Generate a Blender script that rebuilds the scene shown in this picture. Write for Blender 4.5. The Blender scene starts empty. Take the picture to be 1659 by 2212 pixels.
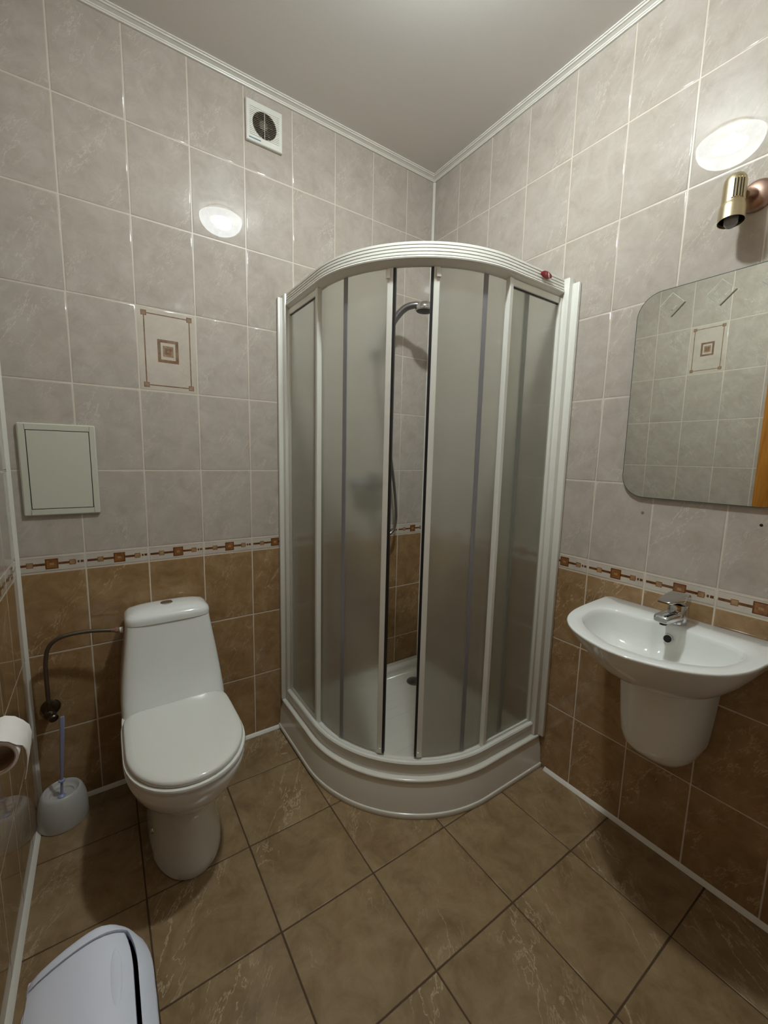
import bpy, bmesh, math, random
from mathutils import Vector, Matrix

random.seed(7)
S = bpy.context.scene
COL = S.collection

# ------------------------------------------------------------------ camera
# x = 0 is the right wall, y = 0 the back wall, z = 0 the floor (metres)
yaw, pitch, roll = 0.6, -0.1344, 0.0235
cy_, sy_ = math.cos(yaw), math.sin(yaw)
cp_, sp_ = math.cos(pitch), math.sin(pitch)
fwd = Vector((sy_ * cp_, cy_ * cp_, sp_))
rgt = Vector((cy_, -sy_, 0))
upv = rgt.cross(fwd)
cr_, sr_ = math.cos(roll), math.sin(roll)
R_ = cr_ * rgt + sr_ * upv
U_ = -sr_ * rgt + cr_ * upv
cam_d = bpy.data.cameras.new('camera')
cam = bpy.data.objects.new('camera', cam_d)
COL.objects.link(cam)
cam.matrix_world = Matrix(((R_.x, U_.x, -fwd.x, -1.5275), (R_.y, U_.y, -fwd.y, -1.8346),
                           (R_.z, U_.z, -fwd.z, 1.3382), (0, 0, 0, 1)))
cam_d.sensor_fit = 'HORIZONTAL'
cam_d.sensor_width = 36.0
cam_d.lens = 36.0 * 893.228 / 1659.0
cam_d.clip_start = 0.02
S.camera = cam

# ------------------------------------------------------------------ world, exposure
wd = bpy.data.worlds.new('world')
S.world = wd
wd.use_nodes = True
wd.node_tree.nodes['Background'].inputs[0].default_value = (0.9, 0.95, 1.0, 1)
wd.node_tree.nodes['Background'].inputs[1].default_value = 0.03
S.view_settings.view_transform = 'Standard'
S.view_settings.look = 'None'
S.view_settings.gamma = 1.0
S.view_settings.use_curve_mapping = False
S.view_settings.exposure = 0.66
LAMP = Vector((-0.842, -1.0, 2.726))
BULB_E = 1650.0
BOWL_E = 9.0

# ------------------------------------------------------------------ materials
def srgb(r, g, b):
    def f(c):
        c /= 255.0
        return c / 12.92 if c <= 0.04045 else ((c + 0.055) / 1.055) ** 2.4
    return (f(r), f(g), f(b), 1.0)

def newmat(name):
    m = bpy.data.materials.new(name)
    m.use_nodes = True
    nt = m.node_tree
    return m, nt, nt.nodes['Principled BSDF']

def plain(name, col, rough=0.4, metal=0.0, noise=0.03, scale=30, bump=0.0, spec=0.5, coat=0.0):
    m, nt, p = newmat(name)
    tc = nt.nodes.new('ShaderNodeTexCoord')
    n = nt.nodes.new('ShaderNodeTexNoise')
    n.inputs['Scale'].default_value = scale
    n.inputs['Detail'].default_value = 5
    nt.links.new(tc.outputs['Object'], n.inputs['Vector'])
    mx = nt.nodes.new('ShaderNodeMix')
    mx.data_type = 'RGBA'
    mx.inputs['A'].default_value = tuple(c * (1 - noise) for c in col[:3]) + (1,)
    mx.inputs['B'].default_value = tuple(min(1, c * (1 + noise)) for c in col[:3]) + (1,)
    nt.links.new(n.outputs['Fac'], mx.inputs['Factor'])
    nt.links.new(mx.outputs['Result'], p.inputs['Base Color'])
    p.inputs['Roughness'].default_value = rough
    p.inputs['Metallic'].default_value = metal
    p.inputs['Specular IOR Level'].default_value = spec
    p.inputs['Coat Weight'].default_value = coat
    p.inputs['Coat Roughness'].default_value = 0.05
    if bump:
        b = nt.nodes.new('ShaderNodeBump')
        b.inputs['Strength'].default_value = bump
        b.inputs['Distance'].default_value = 0.002
        nt.links.new(n.outputs['Fac'], b.inputs['Height'])
        nt.links.new(b.outputs['Normal'], p.inputs['Normal'])
    return m

def marble(name, dark, mid, light, vein, rough=0.1, vamt=0.6, scale=1.0, spec=0.5):
    """glazed marbled tile: cloudy tone, fine speckle, thin broken diagonal veins"""
    m, nt, p = newmat(name)
    N, L = nt.nodes.new, nt.links.new
    tc = N('ShaderNodeTexCoord'); oi = N('ShaderNodeObjectInfo')
    mul = N('ShaderNodeMath'); mul.operation = 'MULTIPLY'; mul.inputs[1].default_value = 37.0
    L(oi.outputs['Random'], mul.inputs[0])
    cmb = N('ShaderNodeCombineXYZ')
    L(mul.outputs[0], cmb.inputs[0]); L(mul.outputs[0], cmb.inputs[1]); L(mul.outputs[0], cmb.inputs[2])
    add = N('ShaderNodeVectorMath'); add.operation = 'ADD'
    L(tc.outputs['Object'], add.inputs[0]); L(cmb.outputs[0], add.inputs[1])
    n1 = N('ShaderNodeTexNoise'); n1.inputs['Scale'].default_value = 9 * scale; n1.inputs['Detail'].default_value = 9
    n1.inputs['Roughness'].default_value = 0.68; n1.inputs['Distortion'].default_value = 0.5
    L(add.outputs[0], n1.inputs['Vector'])
    cr = N('ShaderNodeValToRGB')
    e = cr.color_ramp.elements
    e[0].position, e[0].color = 0.30, dark
    e[1].position, e[1].color = 0.72, light
    x = e.new(0.50); x.color = mid
    L(n1.outputs['Fac'], cr.inputs['Fac'])
    # veins: ridged, stretched noise in a rotated frame
    mp = N('ShaderNodeMapping')
    mp.vector_type = 'TEXTURE'
    mp.inputs['Rotation'].default_value = (0.0, 0.55, 0.0)
    mp.inputs['Scale'].default_value = (1.0, 1.0, 3.2)
    L(add.outputs[0], mp.inputs['Vector'])
    n2 = N('ShaderNodeTexNoise'); n2.inputs['Scale'].default_value = 16 * scale; n2.inputs['Detail'].default_value = 7
    n2.inputs['Distortion'].default_value = 0.35; n2.inputs['Roughness'].default_value = 0.62
    L(mp.outputs[0], n2.inputs['Vector'])
    sub = N('ShaderNodeMath'); sub.operation = 'SUBTRACT'; sub.inputs[1].default_value = 0.5
    L(n2.outputs['Fac'], sub.inputs[0])
    ab = N('ShaderNodeMath'); ab.operation = 'ABSOLUTE'; L(sub.outputs[0], ab.inputs[0])
    mr = N('ShaderNodeMapRange'); mr.inputs[1].default_value = 0.0; mr.inputs[2].default_value = 0.013
    mr.inputs[3].default_value = 1.0; mr.inputs[4].default_value = 0.0
    L(ab.outputs[0], mr.inputs[0])
    n3 = N('ShaderNodeTexNoise'); n3.inputs['Scale'].default_value = 8 * scale; n3.inputs['Detail'].default_value = 5
    L(mp.outputs[0], n3.inputs['Vector'])
    mr2 = N('ShaderNodeMapRange'); mr2.inputs[1].default_value = 0.47; mr2.inputs[2].default_value = 0.66
    L(n3.outputs['Fac'], mr2.inputs[0])
    vm = N('ShaderNodeMath'); vm.operation = 'MULTIPLY'
    L(mr.outputs[0], vm.inputs[0]); L(mr2.outputs[0], vm.inputs[1])
    va = N('ShaderNodeMath'); va.operation = 'MULTIPLY'; va.inputs[1].default_value = vamt
    L(vm.outputs[0], va.inputs[0])
    mx = N('ShaderNodeMix'); mx.data_type = 'RGBA'
    L(va.outputs[0], mx.inputs['Factor']); L(cr.outputs[0], mx.inputs['A']); mx.inputs['B'].default_value = vein
    L(mx.outputs['Result'], p.inputs['Base Color'])
    p.inputs['Roughness'].default_value = rough
    p.inputs['Specular IOR Level'].default_value = spec
    return m

M = {}
M['tile_up'] = marble('wall_tile_grey_beige', srgb(174, 163, 151), srgb(184, 174, 162), srgb(194, 185, 174), srgb(228, 221, 208), 0.004, 0.62, 1.6)
M['tile_low'] = marble('wall_tile_brown', srgb(136, 105, 70), srgb(155, 124, 86), srgb(174, 145, 105), srgb(226, 202, 166), 0.06, 0.75, 1.4)
M['tile_floor'] = marble('floor_tile_brown', srgb(122, 99, 70), srgb(142, 118, 86), srgb(160, 137, 105), srgb(214, 194, 162), 0.24, 0.7, 1.0)
M['tile_cream'] = marble('cream_border_glaze', srgb(188, 177, 163), srgb(199, 189, 175), srgb(209, 200, 187), srgb(228, 220, 208), 0.04, 0.3)
M['cream_line'] = plain('cream_border_line', srgb(160, 144, 128), 0.15)
M['deco_brown'] = marble('printed_brown', srgb(110, 68, 32), srgb(136, 88, 44), srgb(160, 112, 64), srgb(200, 156, 108), 0.1, 0.4, 5)
M['deco_light'] = marble('printed_tan', srgb(138, 106, 74), srgb(158, 126, 92), srgb(180, 148, 112), srgb(210, 180, 146), 0.1, 0.5, 5)
M['deco_dark'] = marble('printed_dark_brown', srgb(80, 44, 18), srgb(104, 62, 28), srgb(130, 84, 44), srgb(180, 134, 86), 0.1, 0.4, 6)
M['deco_frame'] = marble('printed_frame_brown', srgb(112, 86, 66), srgb(134, 106, 84), srgb(156, 128, 104), srgb(196, 172, 150), 0.08, 0.4, 5)
M['deco_tan'] = marble('printed_grey_tan', srgb(132, 106, 84), srgb(152, 126, 102), srgb(172, 147, 122), srgb(206, 184, 160), 0.08, 0.5, 5)
M['grout'] = plain('wall_grout_beige', srgb(212, 200, 184), 0.4, noise=0.05, scale=60)
M['grout_floor'] = plain('floor_grout_dark_brown', srgb(78, 58, 36), 0.8, noise=0.1, scale=60)
M['ceiling'] = plain('ceiling_paint', srgb(228, 223, 217), 0.5, noise=0.015, scale=120, bump=0.1)
M['pvc'] = plain('white_pvc_trim', srgb(224, 219, 208), 0.35)
M['alu'] = plain('white_lacquered_profile', srgb(226, 224, 214), 0.25)
M['ceramic'] = plain('white_glazed_ceramic', srgb(236, 237, 232), 0.08, noise=0.01, coat=0.5)
M['acryl'] = plain('white_acrylic', srgb(228, 224, 211), 0.15, noise=0.01, coat=0.3)
M['seat'] = plain('white_seat_plastic', srgb(230, 229, 221), 0.12, noise=0.01)
M['chrome'] = plain('chrome', (0.62, 0.62, 0.63, 1), 0.06, 1.0, noise=0.01)
M['chrome_dark'] = plain('tarnished_chrome', (0.16, 0.13, 0.10, 1), 0.3, 1.0, noise=0.15, scale=80)
M['satin'] = plain('satin_chrome', (0.30, 0.30, 0.31, 1), 0.28, 1.0)
M['brass'] = plain('brushed_champagne_brass', srgb(206, 192, 158), 0.36, 1.0, noise=0.08, scale=50)
M['copper'] = plain('rosy_brass', srgb(176, 146, 130), 0.4, 1.0)
M['black'] = plain('black_void', (0.006, 0.005, 0.005, 1), 0.5)
M['rubber'] = plain('black_rubber_seal', (0.012, 0.012, 0.013, 1), 0.4)
M['strip'] = plain('grey_violet_strip', srgb(134, 131, 134), 0.3)
M['bin'] = plain('lilac_white_plastic', srgb(224, 228, 240), 0.35, noise=0.015)
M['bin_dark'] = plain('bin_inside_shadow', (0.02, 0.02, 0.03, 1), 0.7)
M['lilac'] = plain('lilac_grey_plastic', srgb(150, 154, 186), 0.35)
M['paper'] = plain('soft_white_paper', srgb(236, 230, 224), 0.9, noise=0.03, scale=90, bump=0.25)
M['card'] = plain('cardboard', srgb(164, 132, 104), 0.85, noise=0.06)
M['fan'] = plain('white_abs_plastic', srgb(226, 224, 214), 0.3)
M['fan_grey'] = plain('grey_fan_plastic', srgb(128, 120, 106), 0.5)
M['fan_shade'] = plain('shaded_grey_grille', srgb(128, 116, 100), 0.7)  # fin colour darkened to stand for the shade inside the fan opening
M['panel'] = plain('ivory_painted_panel', srgb(204, 202, 184), 0.4, noise=0.01)
M['blue'] = plain('faded_blue_grey_strip', srgb(96, 128, 140), 0.4)
M['red'] = plain('dark_red_badge', srgb(140, 14, 30), 0.25)
M['badge_white'] = plain('badge_white_print', srgb(236, 226, 222), 0.3)
M['badge_pink'] = plain('badge_pale_print', srgb(196, 120, 126), 0.3)
M['plug'] = plain('grey_wall_plug', srgb(120, 112, 108), 0.6)

def wood(name):
    m, nt, p = newmat(name)
    N, L = nt.nodes.new, nt.links.new
    tc = N('ShaderNodeTexCoord'); mp = N('ShaderNodeMapping')
    mp.inputs['Scale'].default_value = (6, 6, 0.6)
    L(tc.outputs['Object'], mp.inputs['Vector'])
    n = N('ShaderNodeTexNoise'); n.inputs['Scale'].default_value = 6; n.inputs['Detail'].default_value = 7
    n.inputs['Distortion'].default_value = 1.0
    L(mp.outputs[0], n.inputs['Vector'])
    cr = N('ShaderNodeValToRGB')
    cr.color_ramp.elements[0].position = 0.3; cr.color_ramp.elements[0].color = srgb(150, 92, 24)
    cr.color_ramp.elements[1].position = 0.7; cr.color_ramp.elements[1].color = srgb(190, 126, 48)
    L(n.outputs['Fac'], cr.inputs['Fac']); L(cr.outputs[0], p.inputs['Base Color'])
    p.inputs['Roughness'].default_value = 0.3
    return m
M['wood'] = wood('honey_brown_wood')

def braid():
    m, nt, p = newmat('braided_steel_hose')
    N, L = nt.nodes.new, nt.links.new
    tc = N('ShaderNodeTexCoord'); w = N('ShaderNodeTexWave')
    w.inputs['Scale'].default_value = 160; w.bands_direction = 'DIAGONAL'
    L(tc.outputs['Object'], w.inputs['Vector'])
    mx = N('ShaderNodeMix'); mx.data_type = 'RGBA'
    mx.inputs['A'].default_value = (0.10, 0.08, 0.06, 1); mx.inputs['B'].default_value = (0.30, 0.26, 0.21, 1)
    L(w.outputs['Fac'], mx.inputs['Factor']); L(mx.outputs['Result'], p.inputs['Base Color'])
    p.inputs['Metallic'].default_value = 0.9; p.inputs['Roughness'].default_value = 0.35
    return m
M['braid'] = braid()

def frosted():
    """frosted shower glass: rough refraction plus a little milky diffusion"""
    m, nt, p = newmat('frosted_shower_glass')
    N, L = nt.nodes.new, nt.links.new
    nt.nodes.remove(p)
    out = nt.nodes['Material Output']
    g = N('ShaderNodeBsdfGlass'); g.distribution = 'MULTI_GGX'; g.inputs['Color'].default_value = (0.985, 0.993, 0.972, 1)
    g.inputs['Roughness'].default_value = 0.21; g.inputs['IOR'].default_value = 1.38
    t = N('ShaderNodeBsdfTranslucent'); t.inputs['Color'].default_value = (0.95, 0.96, 0.91, 1)
    d = N('ShaderNodeBsdfDiffuse'); d.inputs['Color'].default_value = (0.66, 0.68, 0.62, 1)
    m1 = N('ShaderNodeMixShader'); m1.inputs[0].default_value = 0.30
    L(t.outputs[0], m1.inputs[1]); L(d.outputs[0], m1.inputs[2])
    m2 = N('ShaderNodeMixShader'); m2.inputs[0].default_value = 0.20
    L(g.outputs[0], m2.inputs[1]); L(m1.outputs[0], m2.inputs[2])
    L(m2.outputs[0], out.inputs['Surface'])
    return m
M['frost'] = frosted()

def milky(name, col, trans):
    m, nt, p = newmat(name)
    N, L = nt.nodes.new, nt.links.new
    out = nt.nodes['Material Output']
    p.inputs['Base Color'].default_value = col
    p.inputs['Roughness'].default_value = 0.3
    t = N('ShaderNodeBsdfTranslucent'); t.inputs['Color'].default_value = col
    tr = N('ShaderNodeBsdfTransparent'); tr.inputs['Color'].default_value = (0.95, 0.95, 0.97, 1)
    m1 = N('ShaderNodeMixShader'); m1.inputs[0].default_value = 0.35
    L(p.outputs[0], m1.inputs[1]); L(t.outputs[0], m1.inputs[2])
    m2 = N('ShaderNodeMixShader'); m2.inputs[0].default_value = trans
    L(m1.outputs[0], m2.inputs[1]); L(tr.outputs[0], m2.inputs[2])
    L(m2.outputs[0], out.inputs['Surface'])
    return m
M['milky'] = milky('translucent_white_plastic', srgb(236, 234, 228), 0.20)

def lampglass():
    m, nt, p = newmat('frosted_lamp_bowl')
    N, L = nt.nodes.new, nt.links.new
    nt.nodes.remove(p)
    out = nt.nodes['Material Output']
    em = N('ShaderNodeEmission'); em.inputs[0].default_value = (0.90, 0.97, 1.0, 1); em.inputs[1].default_value = BOWL_E
    tr = N('ShaderNodeBsdfTransparent')
    mx = N('ShaderNodeMixShader'); mx.inputs[0].default_value = 0.25
    L(em.outputs[0], mx.inputs[1]); L(tr.outputs[0], mx.inputs[2]); L(mx.outputs[0], out.inputs['Surface'])
    return m
M['bowl'] = lampglass()

def emit(name, col, s):
    m, nt, p = newmat(name)
    p.inputs['Base Color'].default_value = (1, 1, 1, 1)
    p.inputs['Emission Color'].default_value = col
    p.inputs['Emission Strength'].default_value = s
    return m
M['bulb'] = emit('lit_bulb', (0.87, 0.975, 1.0, 1), BULB_E)

def mirror():
    m, nt, p = newmat('silvered_mirror')
    p.inputs['Base Color'].default_value = (0.85, 0.87, 0.825, 1)
    p.inputs['Metallic'].default_value = 1.0
    p.inputs['Roughness'].default_value = 0.01
    return m
M['mirror'] = mirror()
M['dia_edge'] = plain('polished_glass_side', srgb(186, 190, 180), 0.05, coat=0.5)
M['mirror_edge'] = plain('green_glass_edge', srgb(70, 84, 76), 0.2)

def clearbulb():
    m, nt, p = newmat('clear_bulb_glass')
    p.inputs['Base Color'].default_value = (0.95, 0.93, 0.9, 1)
    p.inputs['Transmission Weight'].default_value = 0.8
    p.inputs['Roughness'].default_value = 0.1
    return m
M['clearbulb'] = clearbulb()

# ------------------------------------------------------------------ mesh helpers
def wloc(p):
    v = Vector((0, 0, 0))
    while p is not None:
        v += p.location
        p = p.parent
    return v

def link(name, me, parent=None, loc=None):
    o = bpy.data.objects.new(name, me)
    COL.objects.link(o)
    if parent is not None:
        o.parent = parent
    if loc is not None:
        o.location = loc
    return o

def tag(o, label=None, cat=None, group=None, kind=None):
    if label: o['label'] = label
    if cat: o['category'] = cat
    if group: o['group'] = group
    if kind: o['kind'] = kind
    return o

def thing(name, loc, label, cat, group=None):
    o = bpy.data.objects.new(name, None)
    o.empty_display_size = 0.05
    COL.objects.link(o)
    o.location = loc
    return tag(o, label, cat, group)

def bm_obj(name, bm, mat, parent=None, origin=None, smooth=True, angle=40):
    """bm is in world coordinates; the object's origin is put at `origin`
    (a world point; parent location when it is a part)."""
    off = Vector(origin) if origin is not None else (wloc(parent) if parent is not None else Vector((0, 0, 0)))
    bmesh.ops.translate(bm, verts=bm.verts, vec=-off)
    bmesh.ops.recalc_face_normals(bm, faces=bm.faces)
    if smooth:
        for f in bm.faces: f.smooth = True
        for e in bm.edges:
            if len(e.link_faces) == 2 and e.calc_face_angle(0) > math.radians(angle):
                e.smooth = False
    me = bpy.data.meshes.new(name)
    bm.to_mesh(me); bm.free()
    for mm in (mat if isinstance(mat, (list, tuple)) else [mat]):
        me.materials.append(mm)
    pl = wloc(parent) if parent is not None else Vector((0, 0, 0))
    return link(name, me, parent, off - pl)

def add_box(bm, lo, hi, bev=0.0, seg=2):
    lo, hi = Vector(lo), Vector(hi)
    r = bmesh.ops.create_cube(bm, size=1.0)
    vs = r['verts']
    for v in vs:
        v.co = Vector([(lo[i] + hi[i]) / 2 + v.co[i] * (hi[i] - lo[i]) for i in range(3)])
    if bev:
        es = list({e for v in vs for e in v.link_edges})
        bmesh.ops.bevel(bm, geom=es, offset=bev, segments=seg, profile=0.5, affect='EDGES')

def box(name, lo, hi, mat, parent=None, bev=0.0, origin=None, seg=2):
    bm = bmesh.new(); add_box(bm, lo, hi, bev, seg)
    return bm_obj(name, bm, mat, parent, origin)

def add_loft(bm, rings, cap0=True, cap1=True, closed=True):
    vr = [[bm.verts.new(p) for p in ring] for ring in rings]
    n = len(rings[0])
    for a, b in zip(vr, vr[1:]):
        for i in range(n if closed else n - 1):
            j = (i + 1) % n
            bm.faces.new((a[i], a[j], b[j], b[i]))
    if cap0: bm.faces.new(list(reversed(vr[0])))
    if cap1: bm.faces.new(vr[-1])
    return vr

def frame_of(d):
    d = Vector(d).normalized()
    a = Vector((0, 0, 1)) if abs(d.z) < 0.9 else Vector((1, 0, 0))
    u = d.cross(a).normalized()
    return u, d.cross(u).normalized()

def add_lathe(bm, prof, base, axis=(0, 0, 1), seg=32, cap0=True, cap1=True):
    """prof = [(radius, height along axis)...]"""
    ax = Vector(axis).normalized(); u, w = frame_of(ax); base = Vector(base)
    rings = []
    for r, h in prof:
        r = max(r, 1e-4)
        rings.append([base + ax * h + (u * math.cos(2 * math.pi * k / seg) + w * math.sin(2 * math.pi * k / seg)) * r for k in range(seg)])
    add_loft(bm, rings, cap0, cap1)

def lathe(name, prof, base, mat, parent=None, axis=(0, 0, 1), seg=32, origin=None, angle=40, cap0=True, cap1=True):
    bm = bmesh.new(); add_lathe(bm, prof, base, axis, seg, cap0, cap1)
    return bm_obj(name, bm, mat, parent, origin, angle=angle)

def catmull(pts, n=8):
    pts = [Vector(p) for p in pts]
    P = [pts[0] * 2 - pts[1]] + pts + [pts[-1] * 2 - pts[-2]]
    out = []
    for i in range(1, len(P) - 2):
        for k in range(n):
            t = k / n
            a, b, c, d = P[i - 1], P[i], P[i + 1], P[i + 2]
            out.append(0.5 * ((2 * b) + (c - a) * t + (2 * a - 5 * b + 4 * c - d) * t * t + (3 * b - a - 3 * c + d) * t ** 3))
    out.append(pts[-1])
    return out

def add_tube(bm, pts, rad, seg=12):
    pts = [Vector(p) for p in pts]
    u = None; rings = []
    for i, p in enumerate(pts):
        d = (pts[min(i + 1, len(pts) - 1)] - pts[max(i - 1, 0)]).normalized()
        if u is None: u, _ = frame_of(d)
        u = (u - d * u.dot(d)).normalized(); w = d.cross(u)
        r = rad(i / (len(pts) - 1)) if callable(rad) else rad
        rings.append([p + (u * math.cos(2 * math.pi * k / seg) + w * math.sin(2 * math.pi * k / seg)) * r for k in range(seg)])
    add_loft(bm, rings)

def tube(name, pts, rad, mat, parent=None, seg=12, n=8, origin=None):
    bm = bmesh.new(); add_tube(bm, catmull(pts, n), rad, seg)
    return bm_obj(name, bm, mat, parent, origin)

# ------------------------------------------------------------------ the setting
W, D, H = 1.786, 1.88, 2.78          # room: x from -W to 0, y from -D to 0
RX, GW = 0.2025, 0.0023              # wall tile module, joint width
ZR = [0.0, 0.303, 0.6033, 0.9035, 0.9623, 1.2629, 1.564, 1.864, 2.165, 2.465, 2.766]

_tiles = {}
def tile_faces(w, h, t=0.005, cells=None, soft=True):
    """pillow-edged tile in the XZ plane, front at y=0 facing -y; cells = (xs, zs, fn)"""
    V, F, MI = [], [], []
    def ring(ins, y):
        a, b = w / 2 - ins, h / 2 - ins
        k = len(V)
        V.extend([(-a, y, -b), (a, y, -b), (a, y, b), (-a, y, b)])
        return k
    ks = [ring(0, t), ring(0, 0.0016), ring(0.0012 if soft else 0.0006, 0.00055), ring(0.0042 if soft else 0.0012, 0.0)]
    for a, b in zip(ks, ks[1:]):
        for i in range(4):
            j = (i + 1) % 4
            F.append((a + i, a + j, b + j, b + i)); MI.append(0)
    nb = len(F)
    if cells is None:
        k = ks[-1]; F.append((k, k + 1, k + 2, k + 3)); MI.append(0)
    else:
        xs, zs, fn = cells
        a, b = w / 2 - 0.0042, h / 2 - 0.0042
        xs = [-a] + [x for x in sorted(set(xs)) if -a < x < a] + [a]
        zs = [-b] + [z for z in sorted(set(zs)) if -b < z < b] + [b]
        base = len(V)
        for z in zs:
            for x in xs: V.append((x, 0.0, z))
        nx = len(xs)
        for j in range(len(zs) - 1):
            for i in range(nx - 1):
                q = base + j * nx + i
                F.append((q, q + 1, q + 1 + nx, q + nx))
                MI.append(fn((xs[i] + xs[i + 1]) / 2, (zs[j] + zs[j + 1]) / 2))
    return V, F, MI, nb

def tile_mesh(name, w, h, mats, cells=None, key=None):
    k = (name, round(w, 4), round(h, 4), key)
    if k in _tiles: return _tiles[k]
    V, F, MI, nb = tile_faces(w, h, cells=cells, soft=(name != 'floor_tile'))
    me = bpy.data.meshes.new(name)
    me.from_pydata(V, [], F)
    for m in mats: me.materials.append(m)
    for i, p in enumerate(me.polygons):
        p.material_index = MI[i]
        p.use_smooth = i < nb
    me.update()
    _tiles[k] = me
    return me

def rects(lst, default=0):
    """lst of (x0, x1, z0, z1, matindex), later wins"""
    xs = [v for r in lst for v in r[:2]]; zs = [v for r in lst for v in r[2:4]]
    def fn(x, z):
        m = default
        for r in lst:
            if r[0] < x < r[1] and r[2] < z < r[3]: m = r[4]
        return m
    return xs, zs, fn

def border_cells(shift):
    L = []
    def sq(cx, s, dark, lightm):
        L.append((cx - s, cx + s, -s, s, dark))
        e = s * 0.22
        L.append((cx - s + e, cx + s - e, -s + e, s - e, lightm))
    for z in (0.0235, -0.0235): L.append((-1, 1, z - 0.0006, z + 0.0006, 4))
    h = 0.0043
    segs = [(-0.1015, 0.0735), (0.0775, 0.0835), (0.0865, 0.1015)]
    for a, b in segs: L.append((a + shift, b + shift, -h, h, 1))
    sq(-0.056 + shift, 0.0095, 2, 3); sq(0.004 + shift, 0.0185, 1, 2); sq(0.063 + shift, 0.0095, 2, 3)
    L.append((shift - 0.002, shift + 0.010, -0.004, 0.004, 3))
    return rects(L)

def deco_cells():
    L = []
    X, Z, w = 0.077, 0.129, 0.0021
    for s in (-1, 1):
        L.append((s * X - w, s * X + w, -Z, Z, 1)); L.append((-X, X, s * Z - w, s * Z + w, 1))
    for sx in (-1, 1):
        for sz in (-1, 1):
            a = 0.0095
            L.append((sx * X - a, sx * X + a, sz * Z - a, sz * Z + a, 1))
            L.append((sx * X - a + .003, sx * X + a - .003, sz * Z - a + .003, sz * Z + a - .003, 2))
    a, b = 0.036, 0.042
    L += [(-a, a, -b, b, 1), (-a + .011, a - .011, -b + .011, b - .011, 0)]
    c = 0.018
    L += [(-c, c, -c - .002, c + .002, 2)]
    for s in (-1, 1):
        L.append((s * .007 - .003, s * .007 + .003, -.012, .012, 3)); L.append((-.012, .012, s * .007 - .003, s * .007 + .003, 3))
    return rects(L)

def tile_wall(wall, u0, u1, first, place, deco=None, skip=None):
    """tiles between u0<u1 along the wall; `first` is one joint position; place(u, z) -> (loc, rotz)"""
    k0 = math.floor((u0 - first) / RX)
    us = []
    k = k0
    while first + k * RX < u1:
        a, b = max(u0, first + k * RX), min(u1, first + (k + 1) * RX)
        if b - a > 0.012: us.append((a, b, first + k * RX))
        k += 1
    for r in range(len(ZR)):
        z0 = ZR[r]; z1 = ZR[r + 1] if r + 1 < len(ZR) else H
        if z1 - z0 < 0.02: continue
        for (a, b, full) in us:
            w, h = b - a - GW, z1 - z0 - GW
            cu = (a + b) / 2
            if skip and skip(a, b, z0, z1): continue
            if r == 3:
                sh = (full + RX / 2 - cu) * (1 if place.flip > 0 else -1)
                me = tile_mesh('border_tile', w, h, [M['tile_cream'], M['deco_dark'], M['deco_brown'], M['deco_light'], M['cream_line']],
                               border_cells(sh), round(sh, 4))
                nm = 'border_tile'
            elif deco and deco(cu, r):
                me = tile_mesh('decor_tile', w, h, [M['tile_cream'], M['deco_frame'], M['deco_tan'], M['deco_frame']], deco_cells(), 'd')
                nm = 'decor_tile'
            else:
                me = tile_mesh('wall_tile', w, h, [M['tile_low'] if r < 3 else M['tile_up']], None, 'lo' if r < 3 else 'up')
                nm = 'wall_tile'
            loc, rz = place(cu, (z0 + z1) / 2)
            o = link(nm, me, wall, loc)
            o.rotation_euler = (random.uniform(-1, 1) * 0.0012, 0, rz + random.uniform(-1, 1) * 0.0012)

def P_back(u, z): return (u, 0.0, z), 0.0
P_back.flip = 1
def P_right(u, z): return (0.0, u, z), -math.pi / 2
P_right.flip = -1
def P_left(u, z): return (-W, u, z), math.pi / 2
P_left.flip = 1

wall_back = tag(box('wall_back', (-W - 0.15, 0.0007, -0.1), (0.15, 0.15, H + 0.1), M['grout'], origin=(0, 0, 0)), kind='structure')
wall_right = tag(box('wall_right', (0.0007, -D - 0.15, -0.1), (0.15, 0.0007, H + 0.1), M['grout'], origin=(0, 0, 0)), kind='structure')
wall_left = tag(box('wall_left', (-W - 0.15, -D - 0.15, -0.1), (-W - 0.0007, 0.0007, H + 0.1), M['grout'], origin=(0, 0, 0)), kind='structure')
tile_wall(wall_back, -W, 0.0, -1.594, P_back, deco=lambda u, r: r == 6 and -1.392 < u < -1.189)
tile_wall(wall_right, -D, 0.0, -0.392, P_right)
tile_wall(wall_left, -D, 0.0, -0.3945, P_left, deco=lambda u, r: r == 7 and -0.80 < u < -0.597)

# front wall (behind the camera) with the open doorway the photographer stands in
DX0, DX1, DZ = -1.74, -0.98, 2.03
bm = bmesh.new()
add_box(bm, (-W - 0.15, -D - 0.12, -0.1), (DX0, -D, H + 0.1)); add_box(bm, (DX1, -D - 0.12, -0.1), (0.15, -D, H + 0.1))
add_box(bm, (DX0, -D - 0.12, DZ), (DX1, -D, H + 0.1))
wall_front = tag(bm_obj('wall_front', bm, M['tile_up'], origin=(0, 0, 0)), kind='structure')
bm = bmesh.new()
for lo, hi in (((DX0 - 0.03, -D - 0.13, 0), (DX0 + 0.02, -D + 0.012, DZ)), ((DX1 - 0.02, -D - 0.13, 0), (DX1 + 0.05, -D + 0.012, DZ)),
               ((DX0 - 0.03, -D - 0.13, DZ - 0.02), (DX1 + 0.05, -D + 0.012, DZ + 0.05))):
    add_box(bm, lo, hi, 0.003)
door = tag(bm_obj('door_1', bm, M['wood'], origin=(0, 0, 0)), kind='structure')
box('door_leaf', (-1.778, -1.855, 0.012), (-1.740, -1.030, 2.0), M['wood'], door, bev=0.003)
bm = bmesh.new()
for z0, z1 in ((0.15, 0.85), (1.0, 1.85)):
    add_box(bm, (-1.742, -1.72, z0), (-1.735, -1.16, z1), 0.005)
bm_obj('door_panel', bm, M['wood'], door)

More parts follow.
